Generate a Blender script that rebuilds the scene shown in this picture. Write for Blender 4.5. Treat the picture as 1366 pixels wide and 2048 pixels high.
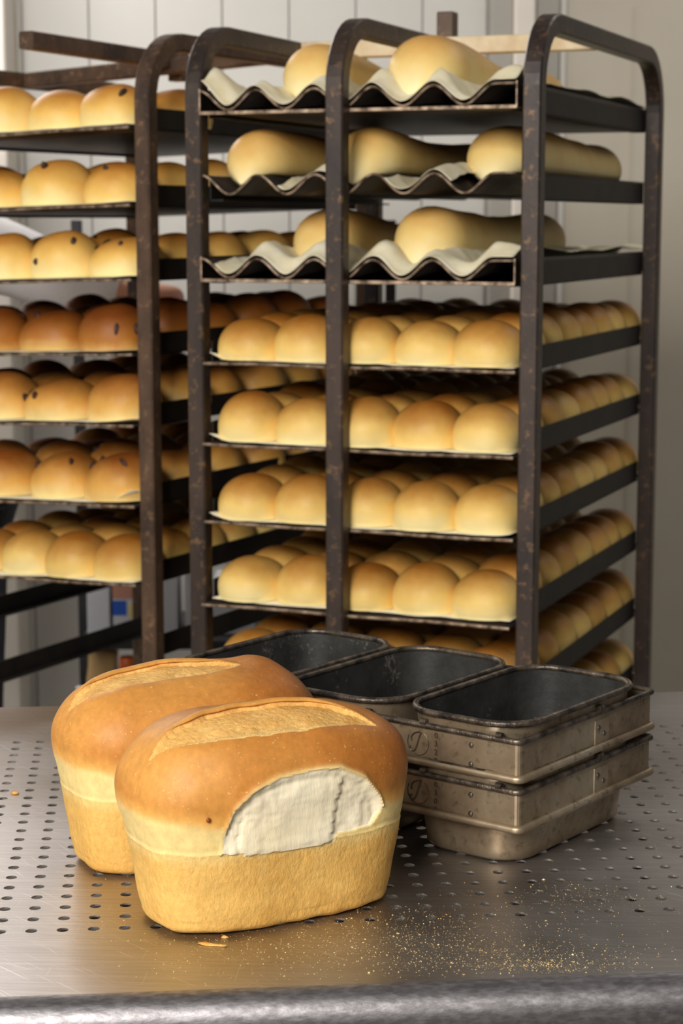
import bpy, bmesh, math, random
import numpy as np
from mathutils import Vector, Matrix, noise

for o in list(bpy.data.objects): bpy.data.objects.remove(o, do_unlink=True)
scene = bpy.context.scene
C = scene.collection
R_ = math.radians

# ------------------------------------------------------------------ camera
TZ = 0.90                                   # worktop height
CAMH = 0.52                                 # camera above the worktop
cd = bpy.data.cameras.new('camera'); cam = bpy.data.objects.new('camera', cd); C.objects.link(cam)
cam.location = (0, 0, TZ + CAMH)
cam.rotation_euler = (R_(90) - math.atan(579 / 3945), 0, 0)
cd.sensor_fit = 'VERTICAL'; cd.sensor_height = 36; cd.lens = 3945 / 2048 * 36
cd.clip_start = .05; cd.clip_end = 60
cd.dof.use_dof = True; cd.dof.focus_distance = 1.52; cd.dof.aperture_fstop = 13
scene.camera = cam

# ------------------------------------------------------------------ light
w = bpy.data.worlds.new('world'); scene.world = w; w.use_nodes = True
bg = w.node_tree.nodes['Background']; bg.inputs[0].default_value = (1.0, .97, .93, 1); bg.inputs[1].default_value = .125

def area(name, loc, target, sx, sy, power, col):
    l = bpy.data.lights.new(name, 'AREA'); l.shape = 'RECTANGLE'; l.size = sx; l.size_y = sy
    l.energy = power; l.color = col
    o = bpy.data.objects.new(name, l); C.objects.link(o); o.location = loc
    o.rotation_euler = (Vector(target) - Vector(loc)).to_track_quat('-Z', 'Y').to_euler()
    return o
area('soft_key_light', (-1.15, -1.15, 2.62), (0.0, 2.0, 1.05), 1.5, 1.2, 150, (1.0, .965, .92))  # soft key light from an unseen source, aimed to light the loaves; no skylight built
area('wall_fill_light', (-1.25, 4.40, 2.50), (-1.15, 4.20, 0), 1.1, .35, 29, (1.0, .96, .93))  # unseen fill, added to brighten the left wall and its reflection in the worktop
area('wall_fill_light', (1.5, 3.6, 2.75), (1.5, 3.6, 0), 1.2, .4, 9, (1.0, .95, .88))  # unseen fill, added to lift the dim right wall

vs = scene.view_settings
vs.view_transform = 'Standard'; vs.look = 'None'; vs.gamma = 1; vs.use_curve_mapping = False
vs.exposure = 0.08

# ------------------------------------------------------------------ helpers
def lin(c):
    return tuple((v / 12.92 if v <= .04045 else ((v + .055) / 1.055) ** 2.4) for v in [x / 255 for x in c]) + (1,)

def newmat(name):
    m = bpy.data.materials.new(name); m.use_nodes = True
    nt = m.node_tree; b = nt.nodes['Principled BSDF']
    return m, nt, b
def node(nt, t, **kw):
    n = nt.nodes.new(t)
    for k, v in kw.items(): setattr(n, k, v)
    return n
def ramp(nt, fac, stops):
    r = node(nt, 'ShaderNodeValToRGB'); e = r.color_ramp.elements
    while len(e) > 1: e.remove(e[-1])
    e[0].position, e[0].color = stops[0][0], stops[0][1]
    for p, c in stops[1:]:
        x = e.new(p); x.color = c
    nt.links.new(fac, r.inputs[0]); return r.outputs[0]
def coords(nt, scale=(1, 1, 1), kind='Object', rot=(0, 0, 0)):
    tc = node(nt, 'ShaderNodeTexCoord'); mp = node(nt, 'ShaderNodeMapping')
    mp.inputs['Scale'].default_value = scale; mp.inputs['Rotation'].default_value = rot
    nt.links.new(tc.outputs[kind], mp.inputs['Vector']); return mp.outputs[0]
def noise_tex(nt, vec, scale, detail=4, rough=.55):
    n = node(nt, 'ShaderNodeTexNoise'); n.inputs['Scale'].default_value = scale
    n.inputs['Detail'].default_value = detail; n.inputs['Roughness'].default_value = rough
    nt.links.new(vec, n.inputs['Vector']); return n.outputs['Fac']
def bump(nt, b, h, strength, dist=.002):
    n = node(nt, 'ShaderNodeBump'); n.inputs['Strength'].default_value = strength; n.inputs['Distance'].default_value = dist
    nt.links.new(h, n.inputs['Height']); nt.links.new(n.outputs[0], b.inputs['Normal'])
def mixc(nt, f, a, b_, mode='MIX'):
    n = node(nt, 'ShaderNodeMix', data_type='RGBA', blend_type=mode)
    for s, v in ((n.inputs[0], f), (n.inputs[6], a), (n.inputs[7], b_)):
        if hasattr(v, 'is_output'): nt.links.new(v, s)
        else: s.default_value = v
    return n.outputs[2]

def simple(name, c1, c2=None, scale=20, rough=.6, metal=0, bstr=0, bscale=None, stretch=(1, 1, 1), lo=.35, hi=.7, spec=.5, bdist=.002):
    m, nt, b = newmat(name)
    v = coords(nt, stretch)
    if c2:
        f = noise_tex(nt, v, scale)
        nt.links.new(ramp(nt, f, [(lo, lin(c1)), (hi, lin(c2))]), b.inputs['Base Color'])
    else: b.inputs['Base Color'].default_value = lin(c1)
    b.inputs['Roughness'].default_value = rough; b.inputs['Metallic'].default_value = metal
    b.inputs['Specular IOR Level'].default_value = spec
    if bstr: bump(nt, b, noise_tex(nt, v, bscale or scale * 3), bstr, bdist)
    return m

M = {}
def worn(name, c1, c2, c3, rough=.42):
    m, nt, b = newmat(name)
    v = coords(nt, (1, 1, .45)); f = noise_tex(nt, v, 9, 5, .7); f2 = noise_tex(nt, coords(nt), 75, 4, .7)
    c = ramp(nt, f, [(.34, lin(c1)), (.62, lin(c2))])
    c = mixc(nt, ramp(nt, f2, [(.56, (0, 0, 0, 1)), (.70, (.8,) * 3 + (1,))]), c, lin(c3))
    nt.links.new(c, b.inputs['Base Color']); b.inputs['Metallic'].default_value = .3; b.inputs['Roughness'].default_value = rough
    bump(nt, b, f2, .25, .001); return m
M['rack'] = worn('rack_steel', (40, 34, 33), (70, 56, 48), (128, 98, 66))
M['rack_rust'] = worn('rack_steel_rusty', (56, 44, 38), (104, 80, 62), (138, 108, 80))
M['rail'] = simple('rail_steel', (20, 16, 15), (38, 31, 27), 18, .55, 0, .2, 120, spec=.3)
M['lath'] = simple('pale_lit_bar', (205, 180, 140), (232, 214, 180), 30, .6, 0, .2, 90)  # rack cross bar; the top light falling on it is put into this pale colour
M['tray'] = simple('tray_black_steel', (30, 26, 24), (60, 50, 42), 14, .45, .4, .2, 140)
M['trayedge'] = simple('tray_worn_edge', (70, 50, 34), (190, 165, 140), 60, .45, .5, .3, 200, (1, 1, 1), .35, .65)
M['paper'] = simple('baking_paper', (232, 220, 182), (246, 238, 212), 30, .8, 0, .25, 60)
M['paper'].node_tree.nodes['Principled BSDF'].inputs['Transmission Weight'].default_value = 0
M['black'] = simple('black_steel', (22, 22, 24), (36, 36, 38), 20, .5, .2)
M['castor'] = simple('castor_rubber', (24, 24, 24), (40, 40, 40), 30, .8)
M['wall'] = simple('wall_panel_white', (208, 205, 198), (216, 213, 206), 3, .45, 0, .05, 40)
M['wallgap'] = simple('wall_joint', (176, 172, 166), (186, 182, 176), 6, .8)
M['door'] = simple('coldroom_door', (188, 179, 162), (195, 187, 171), 3, .45)
M['trim'] = simple('frame_trim', (196, 192, 184), (206, 202, 196), 5, .4)
M['trimgrey'] = simple('frame_trim_grey', (160, 155, 146), (170, 166, 158), 5, .5)
M['floor'] = simple('floor_resin', (96, 90, 84), (120, 114, 106), 8, .5, 0, .1, 60)
M['column'] = simple('column_paint', (228, 220, 208), (236, 230, 220), 6, .4)
M['raisin'] = simple('raisin', (38, 18, 12), (70, 34, 22), 200, .5, 0, .6, 300)
M['white_card'] = simple('white_card', (206, 206, 212), (216, 216, 220), 10, .7)
M['cardboard'] = simple('brown_paper', (150, 120, 76), (176, 146, 98), 14, .85, 0, .3, 40)
M['cloth'] = simple('white_cotton', (214, 210, 210), (228, 224, 224), 10, .9, 0, .3, 60)
M['blue'] = simple('blue_cloth', (20, 96, 214), (40, 120, 235), 14, .8, 0, .3, 60)
M['skin'] = simple('skin', (186, 130, 104), (200, 146, 120), 14, .6)
M['trousers'] = simple('dark_trousers', (40, 40, 46), (54, 54, 60), 20, .9)
M['orange'] = simple('orange_plastic', (214, 92, 24), (226, 110, 36), 10, .4)
M['red'] = simple('red_label', (168, 30, 34), (184, 44, 44), 10, .5)
M['yellow'] = simple('yellow_print', (226, 206, 120), (232, 214, 140), 10, .6)
M['blueprint'] = simple('blue_print', (24, 84, 190), (34, 96, 204), 10, .6)
M['salmon'] = simple('salmon_print', (196, 134, 108), (206, 150, 126), 10, .6)

def crust_like(name, base, mid, top, z0, z1, fine=.25, rough=.5, var=.12):
    """baked dough: pale low sides, golden middle, browned top (by height on the piece), per piece variation"""
    m, nt, b = newmat(name)
    tc = node(nt, 'ShaderNodeTexCoord'); sp = node(nt, 'ShaderNodeSeparateXYZ'); nt.links.new(tc.outputs['Object'], sp.inputs[0])
    mr = node(nt, 'ShaderNodeMapRange'); mr.inputs[1].default_value = z0; mr.inputs[2].default_value = z1
    nt.links.new(sp.outputs[2], mr.inputs[0])
    oi = node(nt, 'ShaderNodeObjectInfo')
    add = node(nt, 'ShaderNodeVectorMath'); add.operation = 'ADD'
    sc = node(nt, 'ShaderNodeVectorMath'); sc.operation = 'SCALE'; sc.inputs[0].default_value = (7, 3, 5)
    nt.links.new(oi.outputs['Random'], sc.inputs['Scale']); nt.links.new(tc.outputs['Object'], add.inputs[0]); nt.links.new(sc.outputs[0], add.inputs[1])
    n1 = noise_tex(nt, add.outputs[0], 22, 3)
    ma = node(nt, 'ShaderNodeMath'); ma.operation = 'MULTIPLY_ADD'; ma.inputs[1].default_value = .45; nt.links.new(n1, ma.inputs[0])
    sub = node(nt, 'ShaderNodeMath'); sub.operation = 'SUBTRACT'; sub.inputs[1].default_value = .22
    nt.links.new(mr.outputs[0], sub.inputs[0]); nt.links.new(sub.outputs[0], ma.inputs[2])
    ad2 = node(nt, 'ShaderNodeMath'); ad2.operation = 'MULTIPLY_ADD'; ad2.inputs[1].default_value = var * 2
    nt.links.new(oi.outputs['Random'], ad2.inputs[0])
    s2 = node(nt, 'ShaderNodeMath'); s2.operation = 'SUBTRACT'; s2.inputs[1].default_value = var
    nt.links.new(ma.outputs[0], s2.inputs[0]); nt.links.new(s2.outputs[0], ad2.inputs[2])
    col = ramp(nt, ad2.outputs[0], [(0.02, lin(base)), (.38, lin(mid)), (.68, lin(tuple((x + y) / 2 for x, y in zip(mid, top)))), (.98, lin(top))])
    nt.links.new(col, b.inputs['Base Color'])
    b.inputs['Roughness'].default_value = rough; b.inputs['Specular IOR Level'].default_value = .3
    b.inputs['Subsurface Weight'].default_value = .08; b.inputs['Subsurface Radius'].default_value = (.02, .01, .004); b.inputs['Subsurface Scale'].default_value = .3
    bump(nt, b, noise_tex(nt, add.outputs[0], 160, 3), fine, .001)
    return m
M['roll'] = crust_like('roll_crust', (246, 226, 162), (238, 200, 114), (164, 100, 34), -.004, .066)  # baked brown top, deepened to carry shade from the tray above
M['longloaf'] = crust_like('long_loaf_crust', (246, 232, 180), (240, 208, 132), (206, 140, 62), .012, .108)
M['bun'] = crust_like('raisin_bun_crust', (250, 230, 162), (240, 194, 102), (176, 104, 34), .0, .070, var=.14)
M['bunbrown'] = crust_like('brown_bun_crust', (244, 220, 150), (228, 172, 84), (142, 78, 26), .0, .066, var=.12)
M['bundark'] = crust_like('dark_bun_crust', (224, 184, 110), (176, 112, 44), (120, 62, 18), -.006, .058, var=.1)

def tinplate():
    m, nt, b = newmat('worn_tinplate')
    v = coords(nt)
    f1 = noise_tex(nt, v, 14, 6, .6); f2 = noise_tex(nt, v, 90, 4, .6)
    c = ramp(nt, f1, [(.3, lin((110, 92, 72))), (.5, lin((164, 146, 120))), (.72, lin((198, 184, 160)))])
    c2 = ramp(nt, f2, [(.28, lin((70, 56, 44))), (.45, lin((255, 255, 255)))])
    nt.links.new(mixc(nt, .55, c, c2, 'MULTIPLY'), b.inputs['Base Color'])
    b.inputs['Metallic'].default_value = .75
    nt.links.new(ramp(nt, f1, [(.3, (.55,) * 3 + (1,)), (.7, (.36,) * 3 + (1,))]), b.inputs['Roughness'])
    bump(nt, b, f2, .15, .001)
    return m
M['tin'] = tinplate()
M['tinrim'] = simple('dark_rim_wire', (52, 46, 42), (130, 116, 100), 70, .4, .7, .4, 260, (1, 1, 1), .35, .75)
def lining():
    m, nt, b = newmat('black_pan_lining')
    f = noise_tex(nt, coords(nt), 24, 6, .7); f2 = noise_tex(nt, coords(nt), 230, 4, .7); f3 = noise_tex(nt, coords(nt), 20, 2)
    c = ramp(nt, f, [(.35, lin((30, 30, 29))), (.8, lin((60, 59, 55)))])
    k = node(nt, 'ShaderNodeMath'); k.operation = 'MULTIPLY'; nt.links.new(f2, k.inputs[0]); nt.links.new(f3, k.inputs[1])
    c = mixc(nt, ramp(nt, k.outputs[0], [(.35, (0, 0, 0, 1)), (.46, (.5,) * 3 + (1,))]), c, lin((134, 128, 116)))
    nt.links.new(c, b.inputs['Base Color']); b.inputs['Roughness'].default_value = .5; b.inputs['Metallic'].default_value = .1
    bump(nt, b, f2, .25, .001); return m
M['tinlining'] = lining()
M['emboss'] = simple('embossed_mark', (82, 72, 60), (112, 100, 82), 60, .42, .75)

def streaks(nt, ang, length, width, scale, detail=3):
    tc = node(nt, 'ShaderNodeTexCoord'); mp = node(nt, 'ShaderNodeMapping', vector_type='TEXTURE')
    mp.inputs['Rotation'].default_value = (0, 0, R_(ang)); mp.inputs['Scale'].default_value = (length, width, 1)
    nt.links.new(tc.outputs['Object'], mp.inputs['Vector']); return noise_tex(nt, mp.outputs[0], scale, detail, .6)
def steel():
    m, nt, b = newmat('brushed_stainless')
    f = streaks(nt, -8, 1.0, .02, 16, 5)
    f4 = noise_tex(nt, coords(nt), 7, 4)
    c = ramp(nt, f, [(.3, lin((176, 171, 168))), (.7, lin((204, 200, 198)))])
    c = mixc(nt, .35, c, ramp(nt, f4, [(.3, lin((150, 142, 136))), (.7, lin((235, 232, 230)))]), 'MULTIPLY')
    tot = None
    for ang, ln_, wd, sc, lo in ((-52, 1.0, .010, 9, .66), (-38, 1.0, .008, 7, .69), (-64, 1.0, .012, 12, .68), (12, 1.0, .008, 6, .70), (80, 1.0, .01, 14, .70)):
        k = ramp(nt, streaks(nt, ang, ln_, wd, sc), [(lo, (0, 0, 0, 1)), (lo + .05, (.75,) * 3 + (1,))])
        c = mixc(nt, k, c, lin((240, 236, 232)))
    nt.links.new(c, b.inputs['Base Color']); b.inputs['Metallic'].default_value = 1
    nt.links.new(ramp(nt, f4, [(.3, (.36,) * 3 + (1,)), (.7, (.46,) * 3 + (1,))]), b.inputs['Roughness'])
    bump(nt, b, f, .15, .0006)
    return m
M['steel'] = steel()
M['steeledge'] = simple('worn_steel_edge', (140, 136, 137), (182, 178, 180), 260, .46, 1, .10, 420, (.4, 1, 1), .4, .72)

def attr_mat(name, rough, bscale, bstr, speck=0, spec=.3, stretch=(1, 1, 1), sss=.06, lum=(.86, 1.1)):
    m, nt, b = newmat(name)
    a = node(nt, 'ShaderNodeVertexColor'); a.layer_name = 'col'
    v = coords(nt, stretch)
    f = noise_tex(nt, v, bscale, 5, .65)
    f2 = noise_tex(nt, coords(nt), 30, 3)
    k = ramp(nt, f, [(.3, (lum[0],) * 3 + (1,)), (.7, (lum[1],) * 3 + (1,))])
    c = mixc(nt, 1, a.outputs[0], k, 'MULTIPLY')
    k2 = ramp(nt, f2, [(.3, (.93,) * 3 + (1,)), (.7, (1.05,) * 3 + (1,))])
    c = mixc(nt, 1, c, k2, 'MULTIPLY')
    if speck:
        f3 = noise_tex(nt, coords(nt), 420, 2)
        c = mixc(nt, ramp(nt, f3, [(.66, (0, 0, 0, 1)), (.76, (speck,) * 3 + (1,))]), c, lin((246, 214, 140)))
    nt.links.new(c, b.inputs['Base Color'])
    b.inputs['Roughness'].default_value = rough; b.inputs['Specular IOR Level'].default_value = spec
    b.inputs['Subsurface Weight'].default_value = sss; b.inputs['Subsurface Radius'].default_value = (.02, .01, .004); b.inputs['Subsurface Scale'].default_value = .2
    bump(nt, b, f, bstr, .0015)
    return m
M['crust'] = attr_mat('loaf_crust', .5, 170, .16, .5, .3, (1, 1, .7))
M['tinside'] = attr_mat('loaf_tin_side', .65, 270, .7, 0, .2, (1, 1, .6), .06, (.84, 1.1))
M['score'] = attr_mat('loaf_score', .7, 330, .8, 0, .2, (1, 1, 1), .05, (.8, 1.12))
M['crumb'] = attr_mat('loaf_crumb', .85, 150, .45, 0, .15, (1, 1, .3), .15, (.93, 1.03))

def mesh(name, verts, faces, mat, parent=None, smooth=True, mats=None, midx=None):
    me = bpy.data.meshes.new(name); me.from_pydata([tuple(v) for v in verts], [], [tuple(f) for f in faces])
    for m_ in (mats or [mat]): me.materials.append(m_)
    if midx is not None: me.polygons.foreach_set('material_index', midx)
    if smooth: me.polygons.foreach_set('use_smooth', [True] * len(me.polygons))
    me.update()
    o = bpy.data.objects.new(name, me); C.objects.link(o)
    if parent: o.parent = parent
    return o
def from_bm(name, bm, mat, parent=None, smooth=False, angle=None):
    bmesh.ops.recalc_face_normals(bm, faces=bm.faces[:])
    me = bpy.data.meshes.new(name); bm.to_mesh(me); bm.free(); me.materials.append(mat)
    if smooth: me.polygons.foreach_set('use_smooth', [True] * len(me.polygons))
    if smooth and angle: me.set_sharp_from_angle(angle=R_(angle))
    o = bpy.data.objects.new(name, me); C.objects.link(o)
    if parent: o.parent = parent
    return o
def bbox(bm, x0, x1, y0, y1, z0, z1, bev=0):
    r = bmesh.ops.create_cube(bm, size=1, matrix=Matrix.Translation(((x0 + x1) / 2, (y0 + y1) / 2, (z0 + z1) / 2)) @ Matrix.Diagonal((x1 - x0, y1 - y0, z1 - z0, 1)))
    if bev:
        es = list({e for v in r['verts'] for e in v.link_edges})
        bmesh.ops.bevel(bm, geom=es, offset=bev, segments=2, affect='EDGES', profile=.5)
def boxobj(name, x0, x1, y0, y1, z0, z1, mat, parent=None, bev=0):
    bm = bmesh.new(); bbox(bm, x0, x1, y0, y1, z0, z1, bev); return from_bm(name, bm, mat, parent)
def tube(name, pts, rad, mat, parent=None, seg=8, closed=False, square=False, side=None):
    """sweep a round (or square, given the fixed side vector) section along pts"""
    P = [Vector(p) for p in pts]; n = len(P); V = []; F = []
    k = 8 if square else seg
    up = None
    for i in range(n):
        a = P[(i - 1) % n] if (closed or i > 0) else P[i]
        b = P[(i + 1) % n] if (closed or i < n - 1) else P[i]
        t = (b - a).normalized()
        if side is not None: s = Vector(side)
        else:
            if up is None: up = Vector((0, 0, 1)) if abs(t.z) < .9 else Vector((1, 0, 0))
            s = t.cross(up).normalized(); 
        u = s.cross(t).normalized()
        if side is None: up = u
        # mitre
        sc = 1
        if (closed or 0 < i < n - 1):
            t1 = (P[i] - a).normalized(); c = t.dot(t1); sc = 1 / max(c, .5)
        if square:
            h = rad; bv = rad * .18
            for x, y in ((h, h - bv), (h - bv, h), (-h + bv, h), (-h, h - bv), (-h, -h + bv), (-h + bv, -h), (h - bv, -h), (h, -h + bv)):
                V.append(P[i] + s * x + u * y * sc)
        else:
            for j in range(k):
                th = 2 * math.pi * j / k; V.append(P[i] + s * math.cos(th) * rad + u * math.sin(th) * rad)
    for i in range(n if closed else n - 1):
        for j in range(k):
            F.append((i * k + j, i * k + (j + 1) % k, ((i + 1) % n) * k + (j + 1) % k, ((i + 1) % n) * k + j))
    if not closed: F += [tuple(range(k))[::-1], tuple((n - 1) * k + j for j in range(k))]
    o = mesh(name, V, F, mat, parent, not square)
    if not square: o.data.set_sharp_from_angle(angle=R_(50))
    return o
def empty(name, loc=(0, 0, 0), rz=0, matrix=None):
    o = bpy.data.objects.new(name, None); C.objects.link(o); o.empty_display_size = .05
    if matrix is not None: o.matrix_world = matrix
    else: o.location = loc; o.rotation_euler = (0, 0, rz)
    return o
def tag(o, label, cat, group=None):
    o['label'] = label; o['category'] = cat
    if group: o['group'] = group
    return o
def struct(o): o['kind'] = 'structure'; return o
def sm(x, a, b):
    t = min(1, max(0, (x - a) / (b - a))); return t * t * (3 - 2 * t)
ORD = ['first', 'second', 'third', 'fourth', 'fifth', 'sixth', 'seventh', 'eighth', 'ninth']
rng = random.Random(7)

# ------------------------------------------------------------------ the room
WY = 4.80
struct(boxobj('floor', -4, 4, -2, WY + .2, -.1, 0, M['floor']))
wall = struct(boxobj('wall_back', -4, 4, WY + .008, WY + .15, 0, 3.0, M['wallgap']))
# vertical wall panels with open joints
pw = .1585; x = (190 - 683) / 3945 * WY - pw * 8
pan_me = None
while x < .33:
    x1 = min(x + pw, .345)
    boxobj('panel', x + .0016, x1 - .0016, WY, WY + .008, 0, 3.0, M['wall'], wall, .001); x += pw
# cold-room door and its frame on the right
fr = struct(boxobj('trim_1', .352, .405, WY - .03, WY + .03, 0, 3.0, M['trimgrey'], None, .004))
struct(boxobj('trim_2', .405, .455, WY - .07, WY + .03, 0, 3.0, M['column'], None, .006))
struct(boxobj('trim_3', .455, .515, WY - .045, WY + .03, 0, 3.0, M['trimgrey'], None, .004))
struct(boxobj('trim_4', .515, .53, WY - .055, WY + .03, 0, 3.0, M['trim'], None, .004))
door = struct(boxobj('door_1', .53, 2.4, WY - .05, WY + .03, 0, 1.965, M['door'], None, .004))
for k in range(6): boxobj('door_rib', .68 + k * .17, .684 + k * .17, WY - .0525, WY - .049, .05, 1.92, M['door'], door)
struct(boxobj('trim_5', .53, 2.4, WY - .06, WY + .03, 1.972, 2.10, M['trimgrey'], None, .004))
col = tag(boxobj('door_column', -.83, -.772, WY - .16, WY - .02, 0, 3.0, M['column'], None, .006), 'cream painted upright column against the wall behind the left rack', 'column')
# left wall
struct(boxobj('wall_left', -2.35, -2.25, -2, WY + .1, 0, 3.0, M['wall']))

# ------------------------------------------------------------------ bakery racks
def arch_path(b0, b1, ztop, r, zb=.12, x=0):
    pts = [(x, b0, zb), (x, b0, ztop - r)]
    for k in range(1, 11):
        t = k / 10 * math.pi / 2; pts.append((x, b0 + r - r * math.cos(t), ztop - r + r * math.sin(t)))
    if b1 is not None:
        for k in range(0, 11):
            t = k / 10 * math.pi / 2; pts.append((x, b1 - r + r * math.sin(t), ztop - r + r * math.cos(t)))
        pts.append((x, b1, zb))
    return pts
H = .0125
def make_rack(label, P, ang, levels, centre, mat, left_drop=0, lath=None):
    r = empty('bakery_rack', (P[0], P[1], 0), -R_(ang)); tag(r, label, 'rack')
    zt = 1.677
    zl = zt if centre else zt - .022          # the left rack's far side sits a little lower
    for x in (.015, -.463):
        tube('side_frame', arch_path(.02, .70, zt if x > 0 else zl, .085, x=x), H, mat, r, square=True, side=(1, 0, 0))
    if centre:
        p = arch_path(-.02, None, zt, .085, x=-.240) + [(-.240, .41, zt)]
        tube('centre_frame', p, H, mat, r, square=True, side=(1, 0, 0))
        boxobj('stub', -.253, -.227, .41, .436, zt - .03, zt + .055, M['rack_rust'], r, .002)
    else:
        tube('centre_bar', [(-.150, -.035, zt), (-.175, .40, zt)], H, mat, r, square=True, side=(1, 0, 0))
        boxobj('stub', -.190, -.164, .395, .42, zt - .03, zt + .045, M['rack_rust'], r, .002)
    if centre: boxobj('cross_bar', -.4505, .0025, .355, .385, zt - .012, zt + .0125, lath or M['rack_rust'], r, .002)
    else: tube('cross_bar', [(-.4505, .37, zl), (.0025, .37, zt)], H, M['rack_rust'], r, square=True, side=(0, 1, 0))
    for i, z in enumerate(levels):
        for s, dz in ((0, 0), (1, -left_drop)):
            bm = bmesh.new()
            x0, x1 = ((.0003, .0025) if s == 0 else (-.4505, -.4483))
            bbox(bm, x0, x1, .0325, .6875, z - .006 + dz, z + .026 + dz, .0005)
            if s == 0: bbox(bm, -.018, .0025, .0325, .6875, z - .006 + dz, z - .0035 + dz)
            else: bbox(bm, -.4505, -.430, .0325, .6875, z - .006 + dz, z - .0035 + dz)
            from_bm('rail', bm, M['rail'], r)
    for b in (.02, .70): boxobj('bottom_bar', -.4505, .0025, b - H, b + H, .13, .155, mat, r, .002)
    for x in (.015, -.463):
        boxobj('bottom_bar', x - H, x + H, .0325, .6875, .13, .155, mat, r, .002)
        for b in (.02, .70):
            bm = bmesh.new()
            bmesh.ops.create_cone(bm, cap_ends=True, segments=24, radius1=.045, radius2=.045, depth=.025, matrix=Matrix.Translation((x, b, .045)) @ Matrix.Rotation(R_(90), 4, 'Y'))
            wl_ = from_bm('castor', bm, M['castor'], r, True, 40)
            boxobj('castor_fork', x - .017, x + .017, b - .014, b + .014, .088, .122, M['black'], wl_, .002)
    return r
LV = [1.567, 1.455, 1.343, 1.231, 1.119, 1.0095, .895, .783, .671]
LVL = [1.557, 1.448, 1.342, 1.235, 1.132, 1.014, .897, .785, .673]
PR = (.2246, 2.553); AR = 21.8
PL = (-.300, 2.836); AL = 28.0
rackR = make_rack('dark steel tray rack with arched top frames and a centre post, on the right', PR, AR, LV, True, M['rack'], 0, M['lath'])
rackL = make_rack('brown steel tray rack of raisin buns, standing further left', PL, AL, LVL, False, M['rack_rust'], .014)
def RM(P, ang): return Matrix.Translation((P[0], P[1], 0)) @ Matrix.Rotation(-R_(ang), 4, 'Z')
MR, ML = RM(PR, AR), RM(PL, AL)
TW, TD = .447, .757
def level_matrix(side, i, db=0, da=0):
    if side == 'R': return MR @ Matrix.Translation((da, db, LV[i]))
    return ML @ Matrix.Translation((da - .001, db, LVL[i])) @ Matrix.Rotation(-math.asin(.014 / TW), 4, 'Y')

# ---- trays
def grid_sheet(name, x0, x1, y0, y1, nx, ny, zf, mat, parent, thick=.0012, edge=None):
    V = []; F = []
    for s in (0, 1):
        for j in range(ny + 1):
            for i in range(nx + 1):
                x = x0 + (x1 - x0) * i / nx; y = y0 + (y1 - y0) * j / ny
                X, Y, Z = zf(x, y); V.append((X, Y, Z - s * thick))
    N = (nx + 1) * (ny + 1)
    for j in range(ny):
        for i in range(nx):
            a = j * (nx + 1) + i; q = (a, a + 1, a + nx + 2, a + nx + 1)
            F.append(q); F.append(tuple(N + k for k in q[::-1]))
    ring = [i for i in range(nx)] + [nx + j * (nx + 1) for j in range(ny)] + [ny * (nx + 1) + nx - i for i in range(nx)] + [(ny - j) * (nx + 1) for j in range(ny)]
    nF = len(F)
    for k in range(len(ring)):
        a, b = ring[k], ring[(k + 1) % len(ring)]; F.append((b, a, a + N, b + N))
    mi = None; mats = None
    if edge:
        mats = [mat, edge]; mi = [0] * nF + [1] * (len(F) - nF)
    return mesh(name, V, F, mat, parent, True, mats, mi)
def flat_tray(Mx, label):
    t = empty('baking_tray', matrix=Mx); tag(t, label, 'tray', 'flat baking trays in the racks')
    ph = rng.random() * 6
    grid_sheet('sheet', -TW, 0, 0, TD, 24, 6, lambda x, y: (x, y, -.0012 - .0012 * math.sin(x * 14 + ph) ** 2 * max(0, 1 - y / .2)), M['tray'], t, .0016)
    pts = [(-TW + TW * k / 24, 0, -.0022 - .0012 * math.sin((-TW + TW * k / 24) * 14 + ph) ** 2) for k in range(25)]
    tube('front_edge', pts, .0022, M['trayedge'], t, 6)
    return t
def wave(x): return .0032 + .0128 * (1 + math.cos(2 * math.pi * (x + .030) / .0835)) if x < -.030 else .0288
def wave_tray(Mx, label, boxed):
    t = empty('corrugated_tray', matrix=Mx); tag(t, label, 'tray', 'corrugated trays of long loaves')
    grid_sheet('corrugated_sheet', -TW + .002, -.002, .003, TD - .003, 90, 4, lambda x, y: (x, y, wave(x)), M['tray'], t, .0014, None)
    pts = [(-TW + .002 + (TW - .004) * k / 90, .002, wave(-TW + .002 + (TW - .004) * k / 90) - .0006) for k in range(91)]
    tube('wavy_edge', pts, .0016, M['trayedge'], t, 6)
    if boxed:
        boxobj('base_sheet', -TW, 0, 0, TD, -.0018, 0, M['tray'], t)
        boxobj('front_edge', -TW, 0, -.0025, .001, -.0035, .0012, M['trayedge'], t, .0006)
        for x in (-TW, -.0015):
            boxobj('end_wall', x, x + .0015, 0, TD, 0, .031, M['tray'], t)
            boxobj('wall_edge', x - .0004, x + .0019, -.0022, .001, -.001, .0312, M['trayedge'], t, .0005)
    return t
def paper(Mx, label, x0, x1, y0, y1, zf, nx=60, ny=24):
    p = empty('baking_paper', matrix=Mx); tag(p, label, 'paper', 'baking paper sheets on the trays')
    grid_sheet('sheet', x0, x1, y0, y1, nx, ny, zf, M['paper'], p, .0004)
    return p
def nz(x, y, z, s): return noise.noise(Vector((x * s, y * s, z)))

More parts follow.
